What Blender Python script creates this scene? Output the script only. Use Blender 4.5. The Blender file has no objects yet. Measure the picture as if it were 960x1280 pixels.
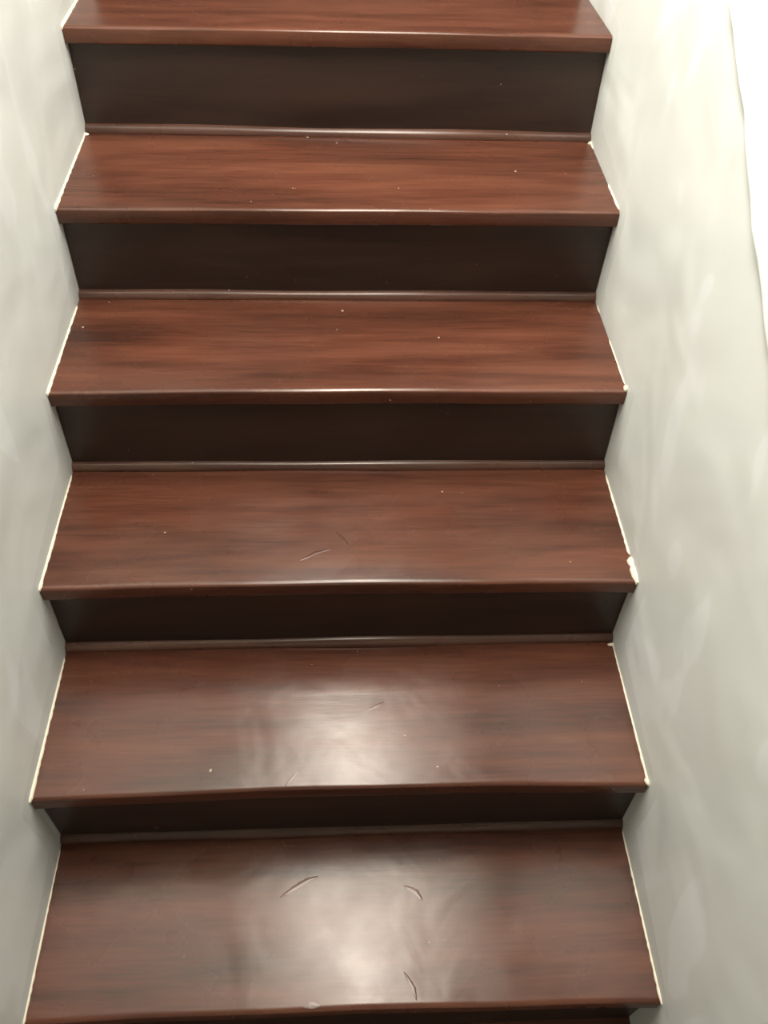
import bpy, bmesh, math, random
from mathutils import Vector, Matrix

C = bpy.context.scene
COL = C.collection
random.seed(7)

# ------------------------------------------------------------------ camera
W = 0.9                      # clear width between the two walls, metres
HW = W / 2
p, yw, rl, FPX = -0.83123, -0.0765, -0.04972, 1069.99
cp, sp, cy, sy, cr, sr = math.cos(p), math.sin(p), math.cos(yw), math.sin(yw), math.cos(rl), math.sin(rl)
RM = Matrix(((cy, -sy, 0), (sy, cy, 0), (0, 0, 1))) @ Matrix(((1, 0, 0), (0, cp, -sp), (0, sp, cp))) @ Matrix(((cr, 0, sr), (0, 1, 0), (-sr, 0, cr)))
right, fwd, up = RM @ Vector((1, 0, 0)), RM @ Vector((0, 1, 0)), RM @ Vector((0, 0, 1))
cd = bpy.data.cameras.new('camera')
cam = bpy.data.objects.new('camera', cd)
COL.objects.link(cam)
cam.matrix_world = Matrix(((right.x, up.x, -fwd.x, -0.00598), (right.y, up.y, -fwd.y, -0.29012), (right.z, up.z, -fwd.z, 1.36826), (0, 0, 0, 1)))
cd.sensor_fit = 'VERTICAL'
cd.sensor_height = 24
cd.lens = FPX / 1280 * 24
cd.clip_start = 0.02
C.camera = cam

# ------------------------------------------------------------------ world, lamp, exposure
w = bpy.data.worlds.new('world')
C.world = w
w.use_nodes = True
w.node_tree.nodes['Background'].inputs[0].default_value = (1, 0.95, 0.85, 1)
w.node_tree.nodes['Background'].inputs[1].default_value = 0.05
CEIL = 3.4


def ceil_z(y):                   # the ceiling follows the flight at about 1.9 m above the nosings
    return min(CEIL, max(2.3, 1.9 + 0.7 * y))


LAMP = (0.035, 0.90, 2.22)      # middle of the underside of the strip lamp
LW, LL = 0.26, 1.30
ld = bpy.data.lights.new('lamp_light', 'AREA')
ld.shape = 'RECTANGLE'
ld.size = LW - 0.02
ld.size_y = LL - 0.02
ld.energy = 58
ld.color = (1.0, 0.98, 0.925)
lo = bpy.data.objects.new('lamp_light', ld)
lo.location = LAMP
COL.objects.link(lo)
vs = C.view_settings
vs.view_transform = 'Standard'
vs.look = 'None'
vs.gamma = 1
vs.use_curve_mapping = False
vs.exposure = -0.03


# ------------------------------------------------------------------ helpers
def obj(name, bm, mat, parent=None, smooth=False):
    me = bpy.data.meshes.new(name)
    bmesh.ops.recalc_face_normals(bm, faces=bm.faces)
    bm.to_mesh(me)
    bm.free()
    o = bpy.data.objects.new(name, me)
    COL.objects.link(o)
    if mat:
        me.materials.append(mat)
    if smooth:
        for f in me.polygons:
            f.use_smooth = True
        me.set_sharp_from_angle(angle=math.radians(50))
    if parent:
        o.parent = parent
    return o


def struct(name, bm, mat, label, smooth=False):
    o = obj(name, bm, mat, None, smooth)
    o['kind'] = 'structure'
    o['label'] = label
    return o


def box(x0, x1, y0, y1, z0, z1, bm=None):
    bm = bm or bmesh.new()
    v = [bm.verts.new((x, y, z)) for x in (x0, x1) for y in (y0, y1) for z in (z0, z1)]
    for a in ((0, 1, 3, 2), (4, 6, 7, 5), (0, 4, 5, 1), (2, 3, 7, 6), (0, 2, 6, 4), (1, 5, 7, 3)):
        bm.faces.new([v[i] for i in a])
    return bm


def prism(yz, x0, x1, bm=None):
    """closed side profile in (y, z), extruded along x"""
    return loft([[Vector((x, y, z)) for y, z in yz] for x in (x0, x1)], bm)


def loft(rings, bm=None):
    bm = bm or bmesh.new()
    R = [[bm.verts.new(v) for v in r] for r in rings]
    n = len(R[0])
    for a, b in zip(R, R[1:]):
        for i in range(n):
            bm.faces.new((a[i], a[(i + 1) % n], b[(i + 1) % n], b[i]))
    bm.faces.new(R[0][::-1])
    bm.faces.new(R[-1])
    return bm


def material(name):
    m = bpy.data.materials.new(name)
    m.use_nodes = True
    nt = m.node_tree
    b = nt.nodes['Principled BSDF']

    def N(t, **k):
        n = nt.nodes.new(t)
        for a, v in k.items():
            if a.startswith('_'):
                n.inputs[a[1:].replace('_', ' ')].default_value = v
            else:
                setattr(n, a, v)
        return n

    def L(a, b_):
        nt.links.new(a, b_)
    return m, nt, b, N, L


def ramp(N, stops):
    r = N('ShaderNodeValToRGB')
    e = r.color_ramp.elements
    e[0].position, e[0].color = stops[0][0], (*stops[0][1], 1)
    e[1].position, e[1].color = stops[-1][0], (*stops[-1][1], 1)
    for q, c in stops[1:-1]:
        x = e.new(q)
        x.color = (*c, 1)
    return r


# ------------------------------------------------------------------ materials
def wood(name, dark, mid, light, rough=0.27, wear=1.0):
    m, nt, b, N, L = material(name)
    tc = N('ShaderNodeTexCoord')
    oi = N('ShaderNodeObjectInfo')
    off = N('ShaderNodeVectorMath', operation='SCALE')
    cx = N('ShaderNodeCombineXYZ', _X=7.0, _Y=13.0, _Z=5.0)
    L(cx.outputs[0], off.inputs[0])
    L(oi.outputs['Random'], off.inputs['Scale'])
    ad = N('ShaderNodeVectorMath', operation='ADD')
    L(tc.outputs['Object'], ad.inputs[0])
    L(off.outputs[0], ad.inputs[1])
    # long streaks along the board
    mp = N('ShaderNodeMapping')
    mp.inputs['Scale'].default_value = (1.3, 17, 17)
    L(ad.outputs[0], mp.inputs[0])
    n1 = N('ShaderNodeTexNoise', _Scale=1.6, _Detail=7.0, _Roughness=0.62, _Distortion=0.5)
    L(mp.outputs[0], n1.inputs[0])
    # broad cathedral figure
    mp2 = N('ShaderNodeMapping')
    mp2.inputs['Scale'].default_value = (1.0, 5.5, 5.5)
    L(ad.outputs[0], mp2.inputs[0])
    n2 = N('ShaderNodeTexNoise', _Scale=1.9, _Detail=3.0, _Roughness=0.5, _Distortion=0.9)
    L(mp2.outputs[0], n2.inputs[0])
    # fine pores
    mp3 = N('ShaderNodeMapping')
    mp3.inputs['Scale'].default_value = (9, 160, 160)
    L(ad.outputs[0], mp3.inputs[0])
    n3 = N('ShaderNodeTexNoise', _Scale=1.5, _Detail=2.0)
    L(mp3.outputs[0], n3.inputs[0])
    mx = N('ShaderNodeMix', data_type='FLOAT')
    mx.inputs[0].default_value = 0.5
    L(n1.outputs[0], mx.inputs[2])
    L(n2.outputs[0], mx.inputs[3])
    mx2 = N('ShaderNodeMix', data_type='FLOAT')
    mx2.inputs[0].default_value = 0.18
    L(mx.outputs[0], mx2.inputs[2])
    L(n3.outputs[0], mx2.inputs[3])
    r = ramp(N, [(0.37, dark), (0.49, mid), (0.65, light)])
    L(mx2.outputs[0], r.inputs[0])
    # pale specks of old paint and worn flecks
    n4 = N('ShaderNodeTexNoise', _Scale=95.0, _Detail=1.0)
    L(ad.outputs[0], n4.inputs[0])
    sp_ = N('ShaderNodeMapRange', _From_Min=0.81, _From_Max=0.84)
    L(n4.outputs[0], sp_.inputs[0])
    mc = N('ShaderNodeMix', data_type='RGBA')
    L(sp_.outputs[0], mc.inputs[0])
    L(r.outputs[0], mc.inputs[6])
    mc.inputs[7].default_value = (0.42, 0.34, 0.25, 1)
    L(mc.outputs[2], b.inputs['Base Color'])
    # varnish: uneven sheen plus soft undulation and small dents
    n5 = N('ShaderNodeTexNoise', _Scale=7.0, _Detail=4.0)
    L(ad.outputs[0], n5.inputs[0])
    rr = N('ShaderNodeMapRange', _From_Min=0.3, _From_Max=0.7)
    rr.inputs['To Min'].default_value = rough - 0.04
    rr.inputs['To Max'].default_value = rough + 0.07
    L(n5.outputs[0], rr.inputs[0])
    L(rr.outputs[0], b.inputs['Roughness'])
    n6 = N('ShaderNodeTexNoise', _Scale=8.0, _Detail=2.5, _Roughness=0.45, _Distortion=0.6)
    L(ad.outputs[0], n6.inputs[0])
    b1 = N('ShaderNodeBump', _Strength=0.14 * wear, _Distance=0.010)
    L(n6.outputs[0], b1.inputs['Height'])
    b2 = N('ShaderNodeBump', _Strength=0.12, _Distance=0.002)
    L(n1.outputs[0], b2.inputs['Height'])
    L(b1.outputs[0], b2.inputs['Normal'])
    L(b2.outputs[0], b.inputs['Normal'])
    b.inputs['Specular IOR Level'].default_value = 0.44
    b.inputs['Specular Tint'].default_value = (1.0, 0.94, 0.85, 1)   # warm tone of the highlights put into the reflection tint
    return m


def plaster(name, col, rough=0.38, bump=0.5):
    m, nt, b, N, L = material(name)
    tc = N('ShaderNodeTexCoord')
    n = N('ShaderNodeTexNoise', _Scale=4.2, _Detail=2.0, _Roughness=0.5, _Distortion=0.4)
    L(tc.outputs['Object'], n.inputs[0])
    n2 = N('ShaderNodeTexNoise', _Scale=160.0, _Detail=2.0)
    L(tc.outputs['Object'], n2.inputs[0])
    b1 = N('ShaderNodeBump', _Strength=bump * 0.7, _Distance=0.03)
    L(n.outputs[0], b1.inputs['Height'])
    b2 = N('ShaderNodeBump', _Strength=0.06, _Distance=0.001)
    L(n2.outputs[0], b2.inputs['Height'])
    L(b1.outputs[0], b2.inputs['Normal'])
    L(b2.outputs[0], b.inputs['Normal'])
    mp = N('ShaderNodeMapping')                     # patchy highlights of the satin wall put into the colour, drawn out downwards
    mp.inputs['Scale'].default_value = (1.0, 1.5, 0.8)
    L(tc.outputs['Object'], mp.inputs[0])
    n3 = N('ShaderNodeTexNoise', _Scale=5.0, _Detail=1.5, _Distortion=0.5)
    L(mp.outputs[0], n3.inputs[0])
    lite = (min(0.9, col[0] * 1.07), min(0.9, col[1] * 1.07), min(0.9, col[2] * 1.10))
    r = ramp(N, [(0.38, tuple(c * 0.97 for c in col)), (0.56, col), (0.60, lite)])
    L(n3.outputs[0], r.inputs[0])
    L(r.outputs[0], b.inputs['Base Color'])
    b.inputs['Roughness'].default_value = rough
    return m


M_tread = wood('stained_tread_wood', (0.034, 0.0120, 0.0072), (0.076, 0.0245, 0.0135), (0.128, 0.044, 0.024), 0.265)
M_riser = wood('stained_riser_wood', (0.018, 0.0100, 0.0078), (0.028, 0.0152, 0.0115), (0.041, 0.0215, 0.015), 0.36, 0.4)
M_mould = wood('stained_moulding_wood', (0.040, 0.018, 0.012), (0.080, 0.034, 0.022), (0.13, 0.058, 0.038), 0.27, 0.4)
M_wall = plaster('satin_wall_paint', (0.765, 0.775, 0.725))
M_cap = plaster('white_cap_paint', (0.86, 0.87, 0.82), 0.35, 0.25)
M_band = plaster('brushed_shaded_wall_paint', (0.67, 0.68, 0.63), 0.5)  # brushed paint, darkened to include the soft shading beside the stairs
M_ceil = plaster('ceiling_paint', (0.82, 0.82, 0.78), 0.8, 0.1)
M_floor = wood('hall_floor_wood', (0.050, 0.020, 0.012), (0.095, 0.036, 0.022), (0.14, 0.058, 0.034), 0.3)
m, nt, b, N, L = material('cream_caulk')
b.inputs['Base Color'].default_value = (0.78, 0.70, 0.53, 1)
b.inputs['Roughness'].default_value = 0.5
M_caulk = m
m, nt, b, N, L = material('white_enamel')
b.inputs['Base Color'].default_value = (0.8, 0.8, 0.78, 1)
b.inputs['Roughness'].default_value = 0.4
M_enamel = m

# ------------------------------------------------------------------ the stairwell shell
H, G = 0.1717, 0.2455
FZ = -H
LAND = 7 * H                                   # landing above step 6
LAND_Y = 6 * G + G + 0.012
struct('floor', box(-0.60, 1.75, -1.6, 3.2, FZ - 0.1, FZ), M_floor, 'dark wooden floor at the foot of the stairs')
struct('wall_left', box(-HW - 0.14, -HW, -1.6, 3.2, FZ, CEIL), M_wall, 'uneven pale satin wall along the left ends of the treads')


def cap_z(y):
    return 0.992 + 0.62 * (min(y, LAND_Y) - 0.65)


# knee wall on the right: sloping top that follows the flight
KT = 0.17
yz = [(-0.62, FZ), (-0.62, cap_z(-0.62) - 0.018)] + [(y, cap_z(y) - 0.018) for y in (0.0, 0.6, 1.2, LAND_Y)] + [(3.2, cap_z(9) - 0.018), (3.2, FZ)]
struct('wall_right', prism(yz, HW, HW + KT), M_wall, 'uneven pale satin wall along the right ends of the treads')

# its cap, a slightly wavy rounded slab that overhangs the wall face by a few millimetres
rings = []
ys = [-0.63 + i * 0.03 for i in range(int((LAND_Y + 0.63) / 0.03) + 1)] + [LAND_Y + 0.02, 2.4, 3.2]
for y in ys:
    wob = 0.0016 * math.sin(y * 31) + 0.0012 * math.sin(y * 77 + 1)
    t, q = cap_z(y), cap_z(y) - 0.0185
    x0, x1, r = HW - 0.008 + wob, HW + KT + 0.006, 0.006
    pts = [(x0, q), (x0, t - r)] + [(x0 + r - r * math.cos(a), t - r + r * math.sin(a)) for a in (0.5, 1.05, 1.57)]
    pts += [(x1 - r, t), (x1, t - r), (x1, q)]
    rings.append([Vector((x, y, z)) for x, z in pts])
struct('trim_1', loft(rings), M_cap, 'white sloping cap on the right-hand knee wall', True)

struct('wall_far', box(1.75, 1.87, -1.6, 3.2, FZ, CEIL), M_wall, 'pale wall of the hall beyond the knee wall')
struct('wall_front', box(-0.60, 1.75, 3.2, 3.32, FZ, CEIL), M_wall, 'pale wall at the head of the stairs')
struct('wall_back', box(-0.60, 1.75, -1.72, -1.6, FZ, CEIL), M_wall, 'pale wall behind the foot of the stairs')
cy4 = [-1.72, (2.3 - 1.9) / 0.7, (CEIL - 1.9) / 0.7, 3.32]
struct('ceiling', prism([(y, ceil_z(y)) for y in cy4] + [(y, ceil_z(y) + 0.1) for y in cy4[::-1]], -0.60, 1.87), M_ceil, 'pale ceiling sloping up over the stairs')

# ------------------------------------------------------------------ the flight
stair = bpy.data.objects.new('staircase', None)
COL.objects.link(stair)
stair.location = (0, 0, FZ)
stair['label'] = 'flight of dark red-brown stained wooden stairs between two pale walls'
stair['category'] = 'staircase'
INV = Matrix.Translation((0, 0, -FZ))

# surveyed corners of every board: nose left y z, nose right y z, back left y z, back right y z
T = {
    0: (0.0013, -0.0027, -0.0027, 0.0040, 0.2502,-0.0017, 0.2494,0.0050),
    1: (0.2428, 0.1763, 0.2481, 0.1713, 0.4916,0.1773, 0.4983,0.1723),
    2: (0.4925, 0.3432, 0.4958, 0.3400, 0.7361,0.3442, 0.7395,0.3410),
    3: (0.7372, 0.5114, 0.7437, 0.5096, 0.9863,0.5124, 0.9909,0.5106),
    4: (0.9848, 0.6790, 0.9798, 0.6857, 1.2400, 0.6853, 1.2233, 0.6900),
    5: (1.2372, 0.8582, 1.2222, 0.8658, 1.4720, 0.8590, 1.4690, 0.8600),
    6: (1.4730, 1.0302, 1.4730, 1.0302, 1.7270, 1.0302, 1.7270, 1.0302),
}
BOW = {0: 0.004, 1: 0.0075, 2: 0.004, 3: 0.0045, 4: 0.002, 5: 0.0045, 6: 0.0}
NTH = {0: 0.030, 1: 0.030, 2: 0.028, 3: 0.028, 4: 0.027, 5: 0.027, 6: 0.027}
Q = 0.0115                                      # quarter-round leg
OH = 0.0165                                    # nosing overhang
NX = 36
GAP = 0.0012


def lerp(a, b, t):
    return a + (b - a) * t


def nose(i, u):
    t = (u + 1) / 2
    c = T[i]
    return lerp(c[0], c[2], t) + BOW[i] * (1 - u * u), lerp(c[1], c[3], t)


def back(i, u):
    t = (u + 1) / 2
    c = T[i]
    return lerp(c[4], c[6], t), lerp(c[5], c[7], t)


def arc(cy_, cz_, r, a0, a1, n=4):
    return [(cy_ + r * math.cos(lerp(a0, a1, k / n)), cz_ + r * math.sin(lerp(a0, a1, k / n))) for k in range(n + 1)]


def finish(bm):
    bm.transform(INV)
    return bm


def put(name, bm, mat, parent=None, smooth=True):
    return obj(name, finish(bm), mat, parent or stair, smooth)


PI = math.pi
for i in range(7):
    # tread board with an eased nosing
    rnd = random.Random(100 + i)
    ph = [rnd.uniform(0, 6) for _ in range(3)]
    rings = []
    for k in range(NX + 1):
        u = -1 + 2 * k / NX
        x = u * (HW - 0.0012)
        ny, nz = nose(i, u)
        by, bz = back(i, u)
        ny += 0.0006 * math.sin(u * 9 + ph[0])
        th, r, ry = NTH[i], 0.0040, 0.0085
        prof = arc(ny + r, nz - th + r, r, 1.5 * PI, PI, 3)
        prof += [(ny + ry - ry * math.cos(a), nz - r + r * math.sin(a)) for a in (0, 0.3, 0.6, 0.9, 1.15, 1.37, 1.5708)]   # eased, flatter on top
        for f in (0.25, 0.5, 0.75):
            y, z = lerp(ny + ry, by, f), lerp(nz, bz, f)
            prof.append((y, z + 0.0005 * math.sin(u * 4 + ph[1] + f * 3)))
        prof += [(by, bz), (by + Q + 0.018, bz), (by + Q + 0.018, bz - th)]
        rings.append([Vector((x, y, z)) for y, z in prof])
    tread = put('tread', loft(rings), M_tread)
    # riser below the nosing
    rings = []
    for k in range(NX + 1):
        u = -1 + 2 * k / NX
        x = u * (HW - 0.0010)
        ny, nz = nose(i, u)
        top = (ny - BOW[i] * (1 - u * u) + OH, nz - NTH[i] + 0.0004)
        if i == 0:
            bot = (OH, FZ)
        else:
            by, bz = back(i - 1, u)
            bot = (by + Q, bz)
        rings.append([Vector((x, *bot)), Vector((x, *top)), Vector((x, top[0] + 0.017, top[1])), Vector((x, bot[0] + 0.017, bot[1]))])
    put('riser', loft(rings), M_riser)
    # quarter-round moulding in the corner of tread and riser
    if i >= 1:
        rings = []
        for k in range(NX + 1):
            u = -1 + 2 * k / NX
            x = u * (HW - 0.0008)
            by, bz = back(i - 1, u)
            lift = GAP * max(0.0, math.sin(u * 5 + ph[2])) * (1 - u * u)
            z0 = bz + lift
            y1 = by + Q - 0.0002
            q = Q + 0.0012 * math.sin(u * 6 + ph[0]) * (1 - u * u)
            prof = [(y1, z0), (y1 - q, z0)] + [(y1 - q * math.cos(a), z0 + 0.001 + q * math.sin(a)) for a in (0, 0.32, 0.64, 0.95, 1.25, 1.57)]
            rings.append([Vector((x, y, z)) for y, z in prof])
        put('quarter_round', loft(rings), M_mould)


# caulk beads between tread ends and walls: (tread, side, start, end, half-width of the bead); start and end run from back 0 to nose 1
def bead(i, s, f0, f1, wd, seed, parent=None):
    rnd = random.Random(seed)
    n = max(5, int(40 * (f1 - f0)))
    rings = []
    for k in range(n + 1):
        f = lerp(f0, f1, k / n)
        ny, nz = nose(i, s)
        by, bz = back(i, s)
        y, z = lerp(by, ny - 0.0015, f), lerp(bz, nz, f)
        ww = wd * (0.75 + 0.5 * rnd.random()) * (0.55 + 0.45 * f) * (0.35 if k in (0, n) else 1)
        hh = 0.8 * ww
        x = s * (HW - 0.0005)
        prof = [(x, z - 0.004), (x, z + hh), (x - s * ww * 0.6, z + hh * 0.8), (x - s * ww, z + 0.0003), (x - s * ww * 0.9, z - 0.004)]
        rings.append([Vector((a, y, c)) for a, c in prof])
    return put('caulk_bead', loft(rings), M_caulk, None, True)


beads = [(0, -1, 0.02, 1.0, 0.0028), (1, -1, 0.04, 1.0, 0.0036), (2, -1, 0.03, 1.0, 0.0036), (3, -1, 0.08, 1.0, 0.0036),
         (4, -1, 0.02, 1.0, 0.0034), (5, -1, 0.05, 1.0, 0.0036),
         (0, 1, 0.01, 1.0, 0.0032), (1, 1, 0.01, 1.0, 0.0028), (2, 1, 0.05, 0.77, 0.0034), (2, 1, 0.79, 1.0, 0.0068),
         (3, 1, 0.04, 0.14, 0.0018), (3, 1, 0.45, 0.92, 0.0018), (4, 1, 0.0, 0.10, 0.0030), (4, 1, 0.62, 0.95, 0.0022)]
for k, bd in enumerate(beads):
    bead(*bd, 50 + k)



# dabs of caulk in the corners, and lifted or scuffed varnish on the treads
def dab(x, y, z, rx, ry, rz, seed):
    rnd = random.Random(seed)
    bm = bmesh.new()
    bmesh.ops.create_icosphere(bm, subdivisions=2, radius=1)
    for v in bm.verts:
        k = 0.85 + 0.3 * rnd.random()
        v.co = Vector((max(-HW + 0.0005, min(HW - 0.0005, x + v.co.x * rx * k)), y + v.co.y * ry * k, z + v.co.z * rz * k))
    put('caulk_dab', bm, M_caulk)


for k, (i, s, f, rx, ry, rz) in enumerate(((1, 1, 0.02, 0.008, 0.003, 0.003), (4, 1, 0.03, 0.005, 0.005, 0.004), (4, -1, 0.03, 0.006, 0.004, 0.003),
                                           (4, -1, 0.97, 0.003, 0.005, 0.003), (3, 1, 0.97, 0.004, 0.006, 0.005), (1, 1, 0.98, 0.005, 0.006, 0.004))):
    ny, nz = nose(i, s)
    by, bz = back(i, s)
    dab(s * (HW - 0.002), lerp(by, ny, f), lerp(bz, nz, f) + 0.001, rx, ry, rz, 300 + k)


def top_z(i, x, y):
    u = x / HW
    ny, nz = nose(i, u)
    by, bz = back(i, u)
    return lerp(nz, bz, (y - ny) / (by - ny))


def scuff(i, pts, wd, ht):
    n = 14
    rings = []
    for k in range(n + 1):
        t = k / n * (len(pts) - 1)
        a = min(int(t), len(pts) - 2)
        x, y = lerp(pts[a][0], pts[a + 1][0], t - a), lerp(pts[a][1], pts[a + 1][1], t - a)
        dx, dy = pts[a + 1][0] - pts[a][0], pts[a + 1][1] - pts[a][1]
        L_ = math.hypot(dx, dy)
        nx, ny = -dy / L_, dx / L_
        q = wd * (0.25 + math.sin(PI * k / n)) * (0.8 + 0.4 * random.random())
        z = top_z(i, x, y)
        rings.append([Vector((x + nx * q * f, y + ny * q * f, z + h_)) for f, h_ in ((-0.8, -0.0001), (-0.15, ht * 0.14), (0.15, ht * 0.14), (0.8, -0.0001))])
    put('varnish_scuff', loft(rings), M_tread)


for i, pts, wd, ht in (
        (0, ((-0.1013, 0.1594), (-0.0798, 0.173), (-0.0592, 0.1844), (-0.0432, 0.1888)), 0.004, 0.0012),
        (0, ((0.0892, 0.1706), (0.1073, 0.1617), (0.1163, 0.1485)), 0.004, 0.0010),
        (0, ((-0.0634, 0.0095), (-0.0523, 0.0125), (-0.0387, 0.0100)), 0.005, 0.0012),
        (0, ((0.0826, 0.0504), (0.0952, 0.0291), (0.0987, 0.0126)), 0.003, 0.0010),
        (2, ((-0.0676, 0.5436), (-0.0433, 0.5593), (-0.0223, 0.5655)), 0.003, 0.0008),
        (2, ((-0.0123, 0.6016), (-0.0022, 0.5882), (0.0077, 0.5749)), 0.0025, 0.0008),
        (1, ((0.0295, 0.3772), (0.0485, 0.3851), (0.0613, 0.3933)), 0.003, 0.0008),
        (1, ((-0.09, 0.2562), (-0.0709, 0.2804), (-0.0572, 0.3017)), 0.003, 0.0008)):
    scuff(i, pts, wd, ht)

# the brushed cut-in band of wall paint that follows the ends of the boards, a paint film proud of each wall; soft corner shade is put into its colour
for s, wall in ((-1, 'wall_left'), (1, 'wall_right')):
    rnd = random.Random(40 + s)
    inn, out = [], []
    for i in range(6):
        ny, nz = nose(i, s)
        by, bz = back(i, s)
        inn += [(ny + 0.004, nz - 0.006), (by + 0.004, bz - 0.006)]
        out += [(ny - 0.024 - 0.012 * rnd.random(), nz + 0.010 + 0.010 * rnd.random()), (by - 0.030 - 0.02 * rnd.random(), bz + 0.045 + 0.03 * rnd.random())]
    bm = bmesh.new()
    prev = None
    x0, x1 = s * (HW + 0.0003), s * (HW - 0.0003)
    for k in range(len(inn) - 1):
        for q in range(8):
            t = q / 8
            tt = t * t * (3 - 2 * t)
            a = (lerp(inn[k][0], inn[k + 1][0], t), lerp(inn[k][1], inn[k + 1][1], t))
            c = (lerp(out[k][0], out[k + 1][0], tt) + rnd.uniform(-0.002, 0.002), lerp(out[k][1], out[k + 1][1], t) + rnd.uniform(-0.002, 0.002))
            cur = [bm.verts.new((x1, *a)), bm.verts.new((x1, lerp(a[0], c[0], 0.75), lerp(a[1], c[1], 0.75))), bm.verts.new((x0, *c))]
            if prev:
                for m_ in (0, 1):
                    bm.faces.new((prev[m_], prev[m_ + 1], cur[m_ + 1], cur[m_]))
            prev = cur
    o = obj('shaded_paint_band', bm, M_band, bpy.data.objects[wall], True)
    o['label'] = 'brushed band of paint along the stair ends, slightly darkened with painted corner shade'

# landing
struct('landing_floor', box(-HW, HW, LAND_Y + 0.016, 3.2, LAND - 0.05, LAND), M_floor, 'dark wooden landing at the head of the stairs')

# ------------------------------------------------------------------ ceiling lamp over the flight (gives the light)
cl = bpy.data.objects.new('ceiling_lamp', None)
COL.objects.link(cl)
cl.location = (LAMP[0], LAMP[1], LAMP[2] + 0.068)
cl['label'] = 'white strip lamp hung on two rods below the ceiling above the stairs'
cl['category'] = 'lamp'
a_, b_ = LW / 2, LL / 2
rings = [[Vector((x * f, y * f2, z)) for x, y in ((-a_, -b_), (a_, -b_), (a_, b_), (-a_, b_))] for f, f2, z in ((1.0, 1.0, -0.064), (1.06, 1.02, -0.064), (1.06, 1.02, -0.02), (0.8, 0.96, 0.0))]
obj('lamp_housing', loft(rings), M_enamel, cl)
for y in (-0.45, 0.45):
    top = ceil_z(LAMP[1] + y) - LAMP[2] - 0.068
    obj('hanging_rod', loft([[Vector((0.008 * math.cos(k * PI / 5), y + 0.008 * math.sin(k * PI / 5), z)) for k in range(10)] for z in (0.0, top)]), M_enamel, cl, True)
